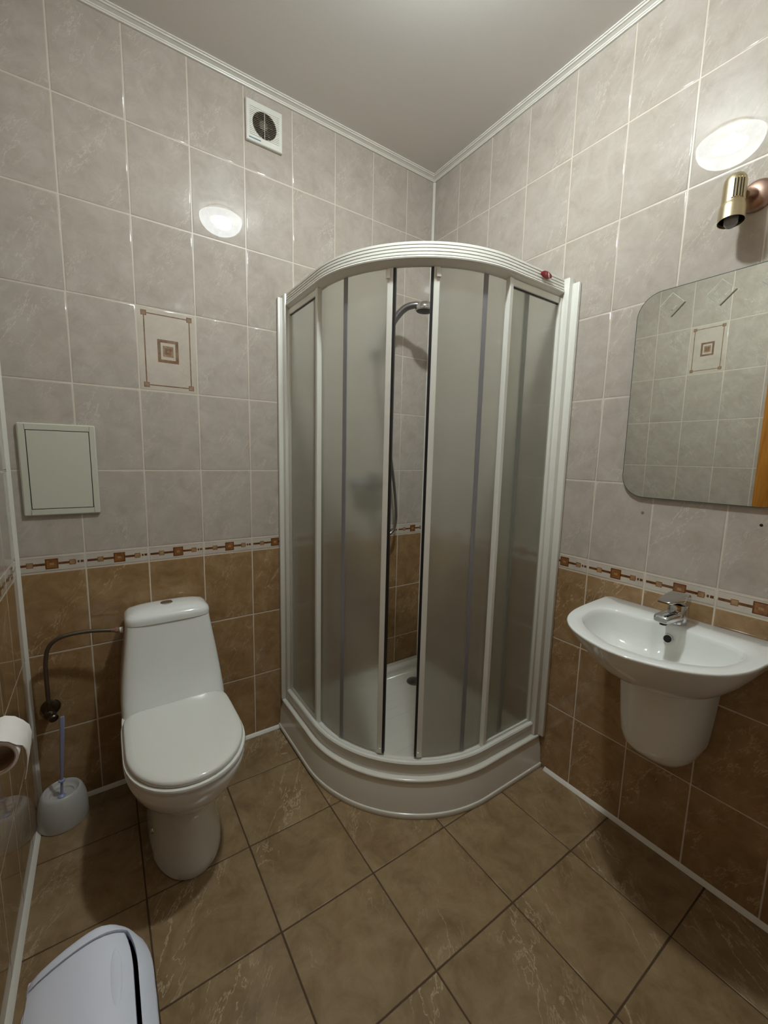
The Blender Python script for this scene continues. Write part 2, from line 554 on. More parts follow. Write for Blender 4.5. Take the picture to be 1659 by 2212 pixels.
floor = tag(box('floor', (-W - 0.15, -D - 0.15, -0.12), (0.15, 0.15, -0.0022), M['grout_floor'], origin=(0, 0, 0)), kind='structure')
FT, FG = 0.3073, 0.004
xs = [-1.487 + FT * k for k in range(-1, 6)]; ys = [-0.25 - FT * k for k in range(-1, 7)]
for i in range(len(xs) - 1):
    for j in range(len(ys) - 1):
        a, b = max(xs[i], -W), min(xs[i + 1], 0.0)
        c, d = max(ys[j + 1], -D - 0.1), min(ys[j], 0.0)
        if b - a < 0.02 or d - c < 0.02: continue
        me = tile_mesh('floor_tile', b - a - FG, d - c - FG, [M['tile_floor']], None, 'fl')
        o = link('floor_tile', me, floor, ((a + b) / 2, (c + d) / 2, 0.0))
        o.rotation_euler = (-math.pi / 2 + random.uniform(-1, 1) * .001, 0, 0)

ceiling = tag(box('ceiling', (-W - 0.15, -D - 0.15, H), (0.15, 0.15, H + 0.12), M['ceiling'], origin=(0, 0, 0)), kind='structure')

# stepped cornice profile, (distance from wall, drop from ceiling)
cor = [(0.0, 0.0), (0.030, 0.0), (0.030, 0.004), (0.026, 0.005), (0.0245, 0.008), (0.0225, 0.009), (0.020, 0.0085), (0.014, 0.012),
       (0.0105, 0.0135), (0.0095, 0.017), (0.0075, 0.018), (0.006, 0.022), (0.0, 0.0225)]
def cornice(name, p0, p1, nrm):
    p0, p1, nrm = Vector(p0), Vector(p1), Vector(nrm)
    t = (p1 - p0).normalized()
    bm = bmesh.new()
    ra = [p0 + nrm * d + t * d - Vector((0, 0, z)) for d, z in cor]
    rb = [p1 + nrm * d - t * d - Vector((0, 0, z)) for d, z in cor]
    add_loft(bm, [ra, rb])
    return tag(bm_obj(name, bm, M['pvc'], origin=p0, angle=25), kind='structure')
cornice('trim_1', (-W, -0.0005, H), (0, -0.0005, H), (0, -1, 0))
cornice('trim_2', (-0.0005, 0, H), (-0.0005, -D, H), (-1, 0, 0))
cornice('trim_3', (-W + 0.0005, -D, H), (-W + 0.0005, 0, H), (1, 0, 0))

def quarter(name, p0, p1, n1, n2, r):
    """quarter-round bead along an inner corner"""
    p0, p1, n1, n2 = map(Vector, (p0, p1, n1, n2))
    prof = [(0, 0)] + [(r * (1 - math.sin(a)), r * (1 - math.cos(a))) for a in [math.pi / 2 * k / 6 for k in range(7)]]
    prof = [(0, 0), (r, 0), (r * .80, r * .30), (r * .55, r * .55), (r * .30, r * .80), (0, r)]
    bm = bmesh.new()
    add_loft(bm, [[p + n1 * a + n2 * b for a, b in prof] for p in (p0, p1)])
    return tag(bm_obj(name, bm, M['pvc'], origin=p0), kind='structure')
quarter('trim_4', (-W, 0, 0), (-W, 0, 2.76), (1, 0, 0), (0, -1, 0), 0.010)
quarter('trim_5', (0, 0, 0.15), (0, 0, 2.76), (-1, 0, 0), (0, -1, 0), 0.009)
quarter('baseboard_back', (-W + 0.01, 0, 0), (-0.872, 0, 0), (0, -1, 0), (0, 0, 1), 0.013)
quarter('baseboard_right', (0, -0.89, 0), (0, -D, 0), (-1, 0, 0), (0, 0, 1), 0.013)
quarter('baseboard_left', (-W, -0.01, 0), (-W, -D, 0), (1, 0, 0), (0, 0, 1), 0.013)

# ------------------------------------------------------------------ ceiling lamp (just out of frame; mirrored in both walls)
lamp = thing('ceiling_lamp', (LAMP.x, LAMP.y, H), 'round frosted glass bowl lamp glowing on the ceiling, seen mirrored in the wall tiles', 'lamp')
lathe('plate_with_baffle', [(0.085, 0.0), (0.085, 0.006), (0.030, 0.010), (0.030, 0.040), (0.062, 0.047), (0.062, 0.050), (0.02, 0.051)], (LAMP.x, LAMP.y, H), M['pvc'], lamp, axis=(0, 0, -1))  # lower disc added above the bulb to block its light toward the ceiling
lathe('bulb', [(0.014, 0.020), (0.016, 0.050), (0.042, 0.054), (0.045, 0.058), (0.045, 0.070), (0.040, 0.074)], (LAMP.x + .015, LAMP.y - .01, H), M['bulb'], lamp, axis=(0, 0, -1), seg=20)
prof = []
for k in range(10):
    a = math.pi / 2 * k / 9
    prof.append((0.122 * math.cos(a) + 0.0005, 0.036 + 0.090 * math.sin(a)))
lathe('glass_bowl', [(0.117, 0.034)] + prof, (LAMP.x, LAMP.y, H), M['bowl'], lamp, axis=(0, 0, -1), seg=48, cap0=False)

# ------------------------------------------------------------------ shower tray and enclosure
CX = CY = -0.34
def pt(r, a, z):
    """point on the quadrant outline: arc 180..270 deg about (CX, CY), straight legs beyond (a in degrees, by arc length at r=.475)"""
    if a < 180: return Vector((CX - r, CY + math.radians(180 - a) * 0.475, z))
    if a > 270: return Vector((CX + math.radians(a - 270) * 0.475, CY - r, z))
    t = math.radians(a)
    return Vector((CX + r * math.cos(t), CY + r * math.sin(t), z))
A0 = 180 - math.degrees((0 - CY - 0.003) / 0.475)
A1 = 270 + math.degrees((0 - CX - 0.003) / 0.475)
def arange(a, b, step=2.5):
    n = max(1, int(math.ceil((b - a) / step)))
    s = {a + (b - a) * k / n for k in range(n + 1)}
    for q in (180, 270):
        if a < q < b: s.add(q)
    return sorted(s)

def sweep(name, prof, a, b, mat, parent, angle=30):
    """closed (r, z) profile swept along the outline from a to b"""
    bm = bmesh.new()
    add_loft(bm, [[pt(r, t, z) for r, z in prof] for t in arange(a, b)])
    return bm_obj(name, bm, mat, parent, angle=angle)

tray = thing('shower_tray', (-0.45, -0.45, 0), 'white quarter round shower tray with ridged curved apron in the corner', 'shower tray')
def tray_ring(r, w, z):
    ring = [Vector((CX - r, -w, z))] + [pt(r, t, z) for t in arange(180, 270)] + [Vector((-w, CY - r, z)), Vector((-w, -w, z))]
    return ring
bm = bmesh.new()
add_loft(bm, [tray_ring(*q) for q in (
    (.532, .003, 0.0), (.5335, .003, .003), (.5335, .003, .0185), (.532, .003, .0205), (.5285, .003, .0215), (.5275, .003, .030), (.5235, .003, .085), (.514, .003, .128),
    (.513, .003, .137), (.518, .003, .139), (.5195, .003, .143), (.518, .003, .148), (.512, .003, .150),
    (.462, .003, .150), (.455, .006, .150))], cap0=True, cap1=False)
apron = bm_obj('apron', bm, M['acryl'], tray, angle=60)
def acryl_floor():
    m = M['acryl'].copy(); m.name = 'ribbed_acrylic'
    nt = m.node_tree; p = nt.nodes['Principled BSDF']
    tc = nt.nodes.new('ShaderNodeTexCoord'); w = nt.nodes.new('ShaderNodeTexWave')
    w.wave_type = 'RINGS'; w.inputs['Scale'].default_value = 6; w.wave_profile = 'SIN'
    nt.links.new(tc.outputs['Object'], w.inputs['Vector'])
    b = nt.nodes.new('ShaderNodeBump'); b.inputs['Strength'].default_value = 0.35; b.inputs['Distance'].default_value = 0.003
    cr = nt.nodes.new('ShaderNodeValToRGB'); cr.color_ramp.elements[0].position = 0.86; cr.color_ramp.elements[1].position = 0.95
    nt.links.new(w.outputs['Fac'], cr.inputs['Fac']); nt.links.new(cr.outputs[0], b.inputs['Height'])
    nt.links.new(b.outputs['Normal'], p.inputs['Normal'])
    return m
bm = bmesh.new()
add_loft(bm, [tray_ring(*q) for q in ((.455, .006, .150), (.452, .028, .150), (.446, .033, .147), (.438, .040, .120), (.430, .048, .092), (.420, .058, .084), (.40, .075, .082))], cap0=False, cap1=True)
bm_obj('basin_floor', bm, acryl_floor(), tray, angle=60)
lathe('drain_cover', [(0.0, .006), (.036, .006), (.042, .004), (.044, 0.0)], (-.134, -.140, .0825), M['satin'], tray, axis=(0, 0, 1))

enc = thing('shower_enclosure', (-0.45, -0.45, 0.15), 'white framed quarter round shower enclosure with frosted sliding glass doors left ajar', 'shower enclosure')
# top rail with four ridges on its outer face
tp = [(.452, 1.957), (.452, 2.016), (.456, 2.019), (.486, 2.019)]
z = 2.016
for k in range(4):
    tp += [(.491 + .0008 * k, z), (.492 + .0008 * k, z - .0075), (.4885 + .0008 * k, z - .0085), (.4885 + .0008 * k, z - .0100)]
    z -= .0105
tp += [(.4945, z), (.4965, z - .004), (.4955, z - .008), (.488, z - .0105), (.476, z - .021), (.470, 1.951), (.462, 1.951), (.460, 1.957)]
rail = sweep('top_rail', tp, A0 + 3.6, A1 - 3.6, M['alu'], enc, angle=25)
br = [(.455, .1505), (.455, .196), (.459, .1965), (.470, .1965), (.478, .1985), (.483, .2045), (.489, .2075), (.498, .2055), (.502, .200), (.501, .195), (.496, .192), (.495, .175), (.496, .174), (.495, .173), (.496, .160), (.498, .1505)]
sweep('bottom_rail', br, A0 + 3.6, A1 - 3.6, M['alu'], enc, angle=35)
# wall profiles
def wprof(rects_):
    bm = bmesh.new()
    for lo, hi, bv in rects_: add_box(bm, lo, hi, bv)
    return bm
bm = wprof([((-.862, -.018, .151), (-.838, -.0005, 2.004), .004), ((-.842, -.040, .151), (-.812, -.0005, 2.018), .006), ((-.826, -.052, .20), (-.806, -.030, 1.95), .003)])
bm_obj('wall_profile', bm, M['alu'], enc)
bm = wprof([((-.018, -.880, .151), (-.0005, -.850, 2.000), .004), ((-.040, -.854, .151), (-.0005, -.818, 2.018), .006), ((-.052, -.830, .20), (-.030, -.808, 1.95), .003)])
bm_obj('wall_profile', bm, M['alu'], enc)

def pane(name, r, a, b, z0, z1, parent, t=.004):
    bm = bmesh.new()
    add_loft(bm, [[pt(r - t / 2, q, z0), pt(r + t / 2, q, z0), pt(r + t / 2, q, z1), pt(r - t / 2, q, z1)] for q in arange(a, b, 2.0)])
    return bm_obj(name, bm, M['frost'], parent, angle=30)
def bar(name, r0, r1, a, b, z0, z1, mat, parent, bev=0.0015):
    bm = bmesh.new()
    add_loft(bm, [[pt(r0, q, z0), pt(r1, q, z0), pt(r1, q, z1), pt(r0, q, z1)] for q in arange(a, b, 2.0)])
    if bev: bmesh.ops.bevel(bm, geom=list(bm.edges), offset=bev, segments=1, affect='EDGES')
    return bm_obj(name, bm, mat, parent, angle=35)

for side in (0, 1):
    f = (lambda a: a) if side == 0 else (lambda a: 450 - a)
    lo = lambda a, b: (min(f(a), f(b)), max(f(a), f(b)))
    q = lo(A0 + 5.2, 179.0)
    fp = pane('fixed_panel', .475, *q, .200, 1.948, enc)
    bar('panel_top_frame', .468, .484, *lo(A0 + 4.8, 177.5), 1.930, 1.953, M['alu'], fp)
    bar('panel_bottom_frame', .468, .484, *lo(A0 + 4.8, 177.5), .197, .215, M['alu'], fp)
    bar('panel_gasket', .4715, .4790, *lo(A0 + 5.0, 177.5), 1.9262, 1.930, M['rubber'], fp, 0)
    bar('panel_gasket', .4715, .4790, *lo(A0 + 5.0, A0 + 5.35), .215, 1.9262, M['rubber'], fp, 0)
    bar('panel_post', .466, .487, *lo(177.3, 179.7), .197, 1.955, M['alu'], fp, .003)

def sliding(a_lead, sgn):
    """a_lead: leading edge (degrees); the door runs away from the gap by sgn"""
    s = lambda a, b: tuple(sorted((a_lead + sgn * a, a_lead + sgn * b)))
    d = pane('sliding_door', .460, *s(2.2, 50), .205, 1.955, enc)
    bar('door_stile', .450, .470, *s(1.05, 3.5), .204, 1.956, M['alu'], d)
    bar('door_seal', .452, .468, *s(0, 1.05), .206, 1.954, M['rubber'], d, 0)
    bar('door_stile', .452, .466, *s(48.5, 50.5), .204, 1.956, M['strip'], d)
    bar('joint_strip', .4622, .4660, *s(23.0, 25.1), .206, 1.954, M['strip'], d, 0)
    bar('roller_bracket', .468, .476, *s(2.0, 3.9), 1.918, 1.946, M['alu'], d)
    bar('roller_bracket', .468, .474, *s(1.4, 2.2), .214, .226, M['alu'], d, 0)
sliding(221.3, -1)
sliding(235.6, 1)

# badge on the rail
BC = Vector((-.163, CY - .5030, 1.998))
def badge_disc(bm, w, h, y0, y1, dx=0, dz=0, rot=0.0):
    n = 28; rings = []
    for k, y in ((1, y0), (1, y1), (.86, y1 - .0006)):
        ring = []
        for i in range(n):
            a = 2 * math.pi * i / n
            u, v = w * k * math.cos(a), h * k * math.sin(a)
            ring.append(BC + Vector((dx + u * math.cos(rot) - v * math.sin(rot), y, dz + u * math.sin(rot) + v * math.cos(rot))))
        rings.append(ring)
    add_loft(bm, rings)
bm = bmesh.new(); badge_disc(bm, .0290, .0115, .0060, 0.0)
bdg = tag(bm_obj('badge', bm, M['red'], enc), 'small dark red oval badge with a white mark')
bm = bmesh.new(); badge_disc(bm, .0028, .0088, 0.0, -.0008, dx=.009, rot=.25)
badge_disc(bm, .0090, .0011, .0004, -.0004, dx=.0185, dz=-.0100, rot=-.1)
bm_obj('badge_mark', bm, M['badge_white'], bdg)
bm = bmesh.new(); badge_disc(bm, .0085, .0011, 0.0, -.0008, dx=-.008, dz=.001); badge_disc(bm, .0062, .0008, 0.0, -.0008, dx=-.008, dz=.0042)
badge_disc(bm, .0062, .0008, 0.0, -.0008, dx=-.008, dz=-.0025)
bm_obj('badge_script', bm, M['badge_pink'], bdg)

# ------------------------------------------------------------------ shower fittings on the back wall, seen through the gap and the glass
mix = thing('shower_mixer', (-.395, -.005, 1.20), 'chrome shower mixer on the tiled wall, blurred behind the frosted left door', 'shower mixer')
bm = bmesh.new(); add_lathe(bm, [(.022, -.085), (.025, -.078), (.025, .078), (.022, .085)], (-.395, -.060, 1.195), (1, 0, 0), 24)
bm_obj('mixer_body', bm, M['satin'], mix)
for dx in (-.07, .07):
    lathe('wall_flange', [(.030, 0), (.028, .010), (.014, .014), (.014, .060)], (-.395 + dx, 0, 1.195), M['satin'], mix, axis=(0, -1, 0), seg=20)
bm = bmesh.new(); add_lathe(bm, [(.022, 0), (.023, .028), (.016, .036)], (-.395, -.06, 1.213), (0, 0, 1), 20); add_box(bm, (-.402, -.150, 1.240), (-.388, -.055, 1.252), .004)
bm_obj('mixer_lever', bm, M['satin'], mix)
hold = thing('handset_holder', (-.36, 0, 1.85), 'grey wall bracket holding the hand shower', 'shower holder')
lathe('holder_plate', [(.026, 0), (.026, .006), (.012, .010), (.012, .040), (.016, .044), (.016, .064)], (-.362, 0, 1.845), M['satin'], hold, axis=(0, -1, 0), seg=20)
hs = thing('hand_shower', (-.36, -.06, 1.80), 'grey hand shower with curved handle and round chrome head in the gap between the doors', 'shower head')
tube('handle', [(-.366, -.058, 1.79), (-.352, -.066, 1.87), (-.328, -.084, 1.945), (-.302, -.106, 2.005), (-.272, -.140, 2.047), (-.240, -.176, 2.058), (-.218, -.196, 2.052)],
     lambda t: .0135 + .004 * math.sin(t * math.pi), M['satin'], hs, 14)
hd = Vector((-.02, .02, -1)).normalized()
lathe('head', [(.012, -.026), (.030, -.020), (.042, -.008), (.0455, .004), (.0445, .013), (.039, .017)], (-.206, -.206, 2.046), M['chrome'], hs, axis=hd, seg=28)
lathe('spray_plate', [(.039, 0), (.037, .0025), (.012, .0035)], (Vector((-.206, -.206, 2.046)) + hd * .0165), M['rubber'], hs, axis=hd, seg=28)
tube('shower_hose', [(-.368, -.056, 1.79), (-.360, -.058, 1.68), (-.325, -.065, 1.50), (-.288, -.070, 1.34), (-.262, -.070, 1.20), (-.246, -.070, 1.08), (-.243, -.070, 1.00), (-.258, -.068, .945), (-.30, -.064, .925), (-.35, -.062, .96), (-.385, -.060, 1.06), (-.395, -.060, 1.165)],
     .0075, M['satin'], hs, 12, 8)

# ------------------------------------------------------------------ toilet
TX = -1.351
def egg(z, hw, yf, yb, nf=2.1, nb=4.0, front=.22, cx=TX, n=48):
    """toilet outline: elliptical front, squarer back"""
    yc = min(yf + front, (yf + yb) / 2 if yb - yf < 2 * front else yf + front)
    out = []
    for k in range(n):
        a = 2 * math.pi * k / n
        c, s = math.cos(a), math.sin(a)
        m = nf if s < 0 else nb
        x = hw * math.copysign(abs(c) ** (2 / m), c)
        y = abs(s) ** (2 / m) * ((yf - yc) if s < 0 else (yb - yc))
        out.append(Vector((cx + x, yc + y, z)))
    return out
def rrect(z, x0, x1, y0, y1, m=6.0, n=48):
    cx, cy, a, b = (x0 + x1) / 2, (y0 + y1) / 2, (x1 - x0) / 2, (y1 - y0) / 2
    return [Vector((cx + a * math.copysign(abs(math.cos(t)) ** (2 / m), math.cos(t)), cy + b * math.copysign(abs(math.sin(t)) ** (2 / m), math.sin(t)), z))
            for t in [2 * math.pi * k / n for k in range(n)]]

toilet = thing('toilet', (TX, -.35, 0), 'white ceramic close coupled toilet with closed lid against the tiled back wall', 'toilet')
rows = [(0.0, .108, -.568, -.12), (.004, .112, -.572, -.11), (.030, .111, -.570, -.11), (.12, .101, -.560, -.11), (.19, .095, -.562, -.10), (.225, .096, -.572, -.09),
        (.250, .104, -.592, -.08), (.275, .122, -.622, -.06), (.305, .145, -.655, -.04), (.340, .161, -.682, -.03), (.375, .170, -.698, -.02), (.400, .173, -.704, -.015), (.408, .170, -.701, -.018)]
bm = bmesh.new(); add_loft(bm, [egg(*r) for r in rows])
bm_obj('bowl', bm, M['ceramic'], toilet, angle=50)
bm = bmesh.new()
tk = [(.402, .172, -.262), (.412, .1735, -.258), (.45, .172, -.232), (.50, .168, -.210), (.56, .161, -.194), (.62, .153, -.181), (.68, .145, -.170), (.7045, .142, -.166)]
add_loft(bm, [rrect(z, TX + .006 - hw, TX + .006 + hw, yf, -.015, 7.0) for z, hw, yf in tk])
bm_obj('tank', bm, M['ceramic'], toilet, angle=50)
bm = bmesh.new()
ld = [(.7055, .1415, -.1665, 0), (.7065, .1445, -.170, 0), (.722, .1448, -.171, 0), (.733, .141, -.167, .002), (.742, .130, -.155, .008), (.7495, .108, -.136, .020), (.7535, .075, -.118, .036), (.755, .035, -.100, .060)]
add_loft(bm, [rrect(z, TX + .006 - hw, TX + .006 + hw, yf, -.012 - b, 5.0 if hw > .12 else 3.0) for z, hw, yf, b in ld])
tl = bm_obj('tank_lid', bm, M['ceramic'], toilet, angle=50)
lathe('flush_button', [(.0215, 0), (.0215, .004), (.019, .006), (.0185, .0045), (.001, .0055)], (TX + .004, -.088, .7525), M['chrome'], toilet, seg=28)
def seat_ring(z, ins, yb=-.272):
    return egg(z, .1745 - ins, -.708 + ins, yb - ins * .4, 2.05, 9.0, .225)
bm = bmesh.new(); add_loft(bm, [seat_ring(.4085, .010), seat_ring(.4095, .003), seat_ring(.418, 0), seat_ring(.4245, .002), seat_ring(.4265, .007)])
bm_obj('seat', bm, M['seat'], toilet, angle=50)
bm = bmesh.new(); add_loft(bm, [seat_ring(.428, .012), seat_ring(.4295, .0085), seat_ring(.437, .0075), seat_ring(.4425, .0095), seat_ring(.446, .013), seat_ring(.4478, .030), seat_ring(.4485, .07), seat_ring(.4488, .13)])
bm_obj('seat_lid', bm, M['seat'], toilet, angle=60)
for sx in (-1, 1):
    lathe('lid_hinge', [(.009, -.018), (.010, -.015), (.010, .015), (.009, .018)], (TX + sx * .085, -.268, .424), M['seat'], toilet, axis=(1, 0, 0), seg=16)
lathe('fixing_bolt', [(.009, 0), (.009, .003), (.005, .008), (.001, .010)], (TX - .1025, -.43, .105), M['chrome'], toilet, axis=(-1, -.15, 0), seg=14)

valve = thing('angle_valve', (-1.729, 0, .40), 'tarnished chrome angle valve on the back wall beside the toilet', 'valve')
lathe('escutcheon', [(.030, 0), (.028, .006), (.016, .012)], (-1.729, 0, .400), M['chrome_dark'], valve, axis=(0, -1, 0), seg=24)
lathe('valve_body', [(.011, .0), (.011, .030), (.015, .034), (.015, .052), (.010, .056)], (-1.729, -.008, .400), M['chrome_dark'], valve, axis=(0, -1, 0), seg=20)
lathe('valve_outlet', [(.009, 0), (.009, .028), (.0115, .029), (.0115, .042), (.008, .043)], (-1.729, -.046, .402), M['chrome_dark'], valve, axis=(0, 0, 1), seg=18)
bm = bmesh.new(); add_lathe(bm, [(.006, 0), (.010, .006), (.014, .010), (.0145, .022), (.011, .026)], (-1.722, -.060, .398), (.35, -1, -.15), 12)
bm_obj('valve_knob', bm, M['chrome_dark'], valve)
hose = thing('supply_hose', (-1.60, -.08, .45), 'braided steel water hose curving from the wall valve to the toilet tank', 'hose')
tube('braided_hose', [(-1.729, -.048, .440), (-1.7285, -.052, .50), (-1.727, -.058, .585), (-1.717, -.065, .645), (-1.694, -.070, .676), (-1.655, -.074, .689), (-1.60, -.080, .691), (-1.55, -.088, .687), (-1.522, -.093, .6825)],
     .0068, M['braid'], hose, 12)
bm = bmesh.new(); add_lathe(bm, [(.0075, 0), (.0075, .012), (.011, .013), (.011, .024), (.008, .025), (.008, .030)], (-1.530, -.0915, .6835), (1, -.12, -.12), 8)
bm_obj('hose_nut', bm, M['copper'], hose)
lathe('inlet_collar', [(.011, 0), (.011, .010)], (-1.505, -.095, .680), M['seat'], hose, axis=(1, 0, 0), seg=16)

# ------------------------------------------------------------------ toilet brush
BX, BY = -1.711, -.082
pot = thing('brush_holder', (BX, BY, 0), 'translucent white plastic toilet brush pot in the left corner', 'brush holder')
bm = bmesh.new()
add_lathe(bm, [(.066, 0.0), (.073, .002), (.0745, .006), (.0745, .05), (.070, .085), (.062, .110), (.057, .118), (.053, .120), (.049, .117), (.047, .110), (.040, .104), (.036, .104), (.034, .098), (.020, .094), (.008, .094)], (BX, BY, 0), seg=40)
bm_obj('pot', bm, M['milky'], pot, angle=50)
brush = thing('toilet_brush', (BX, BY, .094), 'lilac grey toilet brush handle standing in the white pot', 'toilet brush')
b0, b1 = Vector((BX - .001, BY - .004, .094)), Vector((-1.690, -.100, .405))
bd = (b1 - b0).normalized()
lathe('brush_stem', [(.012, 0), (.012, .004), (.0045, .010), (.0040, .060)], b0, M['lilac'], brush, axis=bd, seg=14)
lathe('brush_collar', [(.006, .060), (.0105, .062), (.0105, .066), (.006, .068)], b0, M['lilac'], brush, axis=bd, seg=16)
bm = bmesh.new()
u, w = Vector((1, 0, 0)), Vector((0, 1, 0))
Lh = (b1 - b0).length
rings = []
for h, a, b in ((.066, .0035, .0035), (.10, .0045, .004), (.18, .0065, .0045), (.26, .0072, .0045), (Lh - .004, .0072, .0045), (Lh, .0058, .0035)):
    rings.append([b0 + bd * h + u * a * math.copysign(abs(math.cos(t)) ** .6, math.cos(t)) + w * b * math.copysign(abs(math.sin(t)) ** .6, math.sin(t)) for t in [2 * math.pi * k / 14 for k in range(14)]])
add_loft(bm, rings)
bm_obj('brush_handle', bm, M['lilac'], brush)

# ------------------------------------------------------------------ paper holder on the left wall
RN = Vector((-1.735, -.792, .7225))       # centre of the near end
RL, RR = .098, .0365
ph = thing('paper_holder', (-W, RN.y + RL + .03, RN.z), 'chrome paper roll bracket on the left wall', 'paper holder')
yh = RN.y + RL + .030
lathe('holder_rosette', [(.022, 0), (.022, .005), (.010, .009), (.007, .012)], (-W, yh, RN.z + .012), M['chrome'], ph, axis=(1, 0, 0), seg=20)
tube('holder_arm', [(-W + .008, yh, RN.z + .012), (-1.760, yh, RN.z + .012), (-1.742, yh - .004, RN.z + .012), (-1.736, yh - .018, RN.z + .012), (-1.735, RN.y + RL - .03, RN.z + .012), (-1.735, RN.y - .006, RN.z + .012)], .005, M['chrome'], ph, 10)
roll = thing('paper_roll', tuple(RN), 'nearly used up white paper roll with a torn hanging end on the left wall', 'toilet paper')
bm = bmesh.new()
def ringy(r, y): return [RN + Vector((r * math.cos(2 * math.pi * k / 40), y, r * math.sin(2 * math.pi * k / 40))) for k in range(40)]
add_loft(bm, [ringy(.0315, RL), ringy(.0315, 0), ringy(.0300, 0), ringy(.0300, RL), ringy(.0315, RL)], False, False)
bm_obj('core', bm, M['card'], roll)
bm = bmesh.new()
add_loft(bm, [ringy(RR, RL - .001), ringy(RR, .001), ringy(.0318, .001), ringy(.0318, RL - .001), ringy(RR, RL - .001)], False, False)
bm_obj('paper', bm, M['paper'], roll)
# loose end: leaves the roll at the top, bulges out and hangs, torn to a point at the far side
bm = bmesh.new()
path = [(-.010, RR + .0012), (.006, RR + .0022), (.022, RR - .004), (.034, RR - .016), (.0425, .004), (.0445, -.014), (.0425, -.036), (.039, -.058), (.035, -.080), (.031, -.102), (.028, -.118)]
path = [Vector((a_, 0, b_)) for a_, b_ in path]
cols = 10
rows_ = []
for i, p in enumerate(path):
    t = max(0.0, (i - 3) / (len(path) - 4))
    row = []
    for j in range(cols + 1):
        v = j / cols
        lo_ = .0 + .088 * t ** 0.8
        y = (lo_ + (RL - .001 - lo_) * v)
        row.append(RN + p + Vector((.0015 * math.sin(v * 9 + i), y, .001 * math.sin(i * 2.1 + v * 5))))
    rows_.append(row)
add_loft(bm, [r + [q + Vector((-.0006, 0, -.0006)) for q in reversed(r)] for r in rows_])
bm_obj('hanging_end', bm, M['paper'], roll, angle=60)

# ------------------------------------------------------------------ swing bin
bin_ = thing('swing_bin', (-1.60, -1.07, 0), 'lilac white plastic swing lid bin standing on the floor at the lower left', 'bin')
bx0, bx1, by0, by1 = -1.702, -1.497, -1.240, -.930
# hood: two arched end walls joined by side rails, flap pivoting between them
ARC = [(0, 0), (.03, .010), (.10, .020), (.20, .030), (.30, .038), (.41, .045), (.51, .049), (.60, .050), (.68, .0485), (.76, .044), (.83, .037), (.89, .028), (.94, .018), (.975, .008), (1.0, 0)]
def arc_h(u):
    for (a, ha), (b, hb) in zip(ARC, ARC[1:]):
        if a <= u <= b: return ha + (hb - ha) * (u - a) / (b - a)
    return 0.0
BWX = bx1 - bx0
def warp(bm):
    """round the plan corners of the bin"""
    for v in bm.verts:
        d = min(by1 - v.co.y, v.co.y - by0)
        u = (v.co.x - bx0) / BWX
        for R, wgt in ((.058, max(0.0, (u - .45) / .55)), (-.008, max(0.0, (.35 - u) / .35))):
            t = 1 - min(max(d, 0), .105) / .105
            v.co.x -= R * (1 - math.sqrt(max(0.0, 1 - t * t))) * wgt ** 1.3
def endwall(bm, y0, y1, out):
    secs = []
    for y, e in ((y0, .016), (y0 + (y1 - y0) * .12, .008), (y0 + (y1 - y0) * .30, .003), (y0 + (y1 - y0) * .6, .0), (y1, .0012)):
        secs.append([Vector((bx0 + .001 + e + (BWX - .002 - 2 * e) * u, y, .340 + max(h - e * .6, 0) + (0.0 if h else -.002))) for u, h in ARC])
    add_loft(bm, secs)
bm = bmesh.new()
add_loft(bm, [rrect(z, bx0 + i, bx1 - i, by0 + i, by1 - i, 5.5) for z, i in ((0, .030), (.004, .027), (.30, .008), (.318, .006), (.320, .001), (.338, .000), (.342, .003))])
warp(bm); bm_obj('bin_body', bm, M['bin'], bin_, angle=50)
bm = bmesh.new()
endwall(bm, by1 - .001, by1 - .026, 1)
endwall(bm, by0 + .001, by0 + .026, -1)
us = [.875, .90, .93, .96, .985, .997]
prof = [Vector((bx0 + BWX * u, 0, .340 + arc_h(u) - .001)) for u in us]
prof += [Vector((bx0 + BWX * u, 0, .340 + arc_h(u) * .6 - .004)) for u in reversed(us)]
add_loft(bm, [[p + Vector((0, y, 0)) for p in prof] for y in [by0 + .020 + (by1 - by0 - .04) * k / 16 for k in range(17)]])
add_box(bm, (bx0 + .002, by0 + .004, .337), (bx0 + .010, by1 - .006, .345), .003)
warp(bm); bm_obj('lid_frame', bm, M['bin'], bin_, angle=45)
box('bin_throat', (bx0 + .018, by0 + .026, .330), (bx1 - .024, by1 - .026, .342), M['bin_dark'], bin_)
uf = [.035, .06, .10, .16, .24, .32, .40, .48, .56, .64, .70, .76, .80, .825, .835]
top = [Vector((bx0 + BWX * u, 0, .340 + arc_h(u) - .0025 - max(0, u - .55) * .012)) for u in uf]
top += [p - Vector((-.001 if i == 0 else 0, 0, .005 + (.006 if i == 0 else 0))) for i, p in enumerate(reversed(top))]
bm = bmesh.new()
add_loft(bm, [[p + Vector((0, y, -dz)) for p in top] for y, dz in ((by1 - .0275, .002), (by1 - .031, 0), (by1 - .04, 0), (by1 - .05, 0), (by1 - .065, 0), (by1 - .08, 0), (by1 - .1, 0), (by1 - .15, 0), (by0 + .1, 0), (by0 + .065, 0), (by0 + .04, 0), (by0 + .031, 0), (by0 + .0275, .002))])
warp(bm); flap = bm_obj('swing_flap', bm, M['bin'], bin_, angle=50)
bm = bmesh.new()
ug = .70
g0 = Vector((bx0 + BWX * ug, 0, .340 + arc_h(ug) - .0045))
add_loft(bm, [[Vector((g0.x + .011 * s_ * math.cos(t), y, g0.z + .0035 * s_ * math.sin(t) - .0008)) for t in [2 * math.pi * k / 12 for k in range(12)]]
              for y, s_ in ((by1 - .062, .15), (by1 - .072, .6), (by1 - .09, 1), (by1 - .13, 1), (by1 - .155, .7), (by1 - .168, .15))])
bm_obj('flap_grip', bm, M['bin'], flap, angle=60)

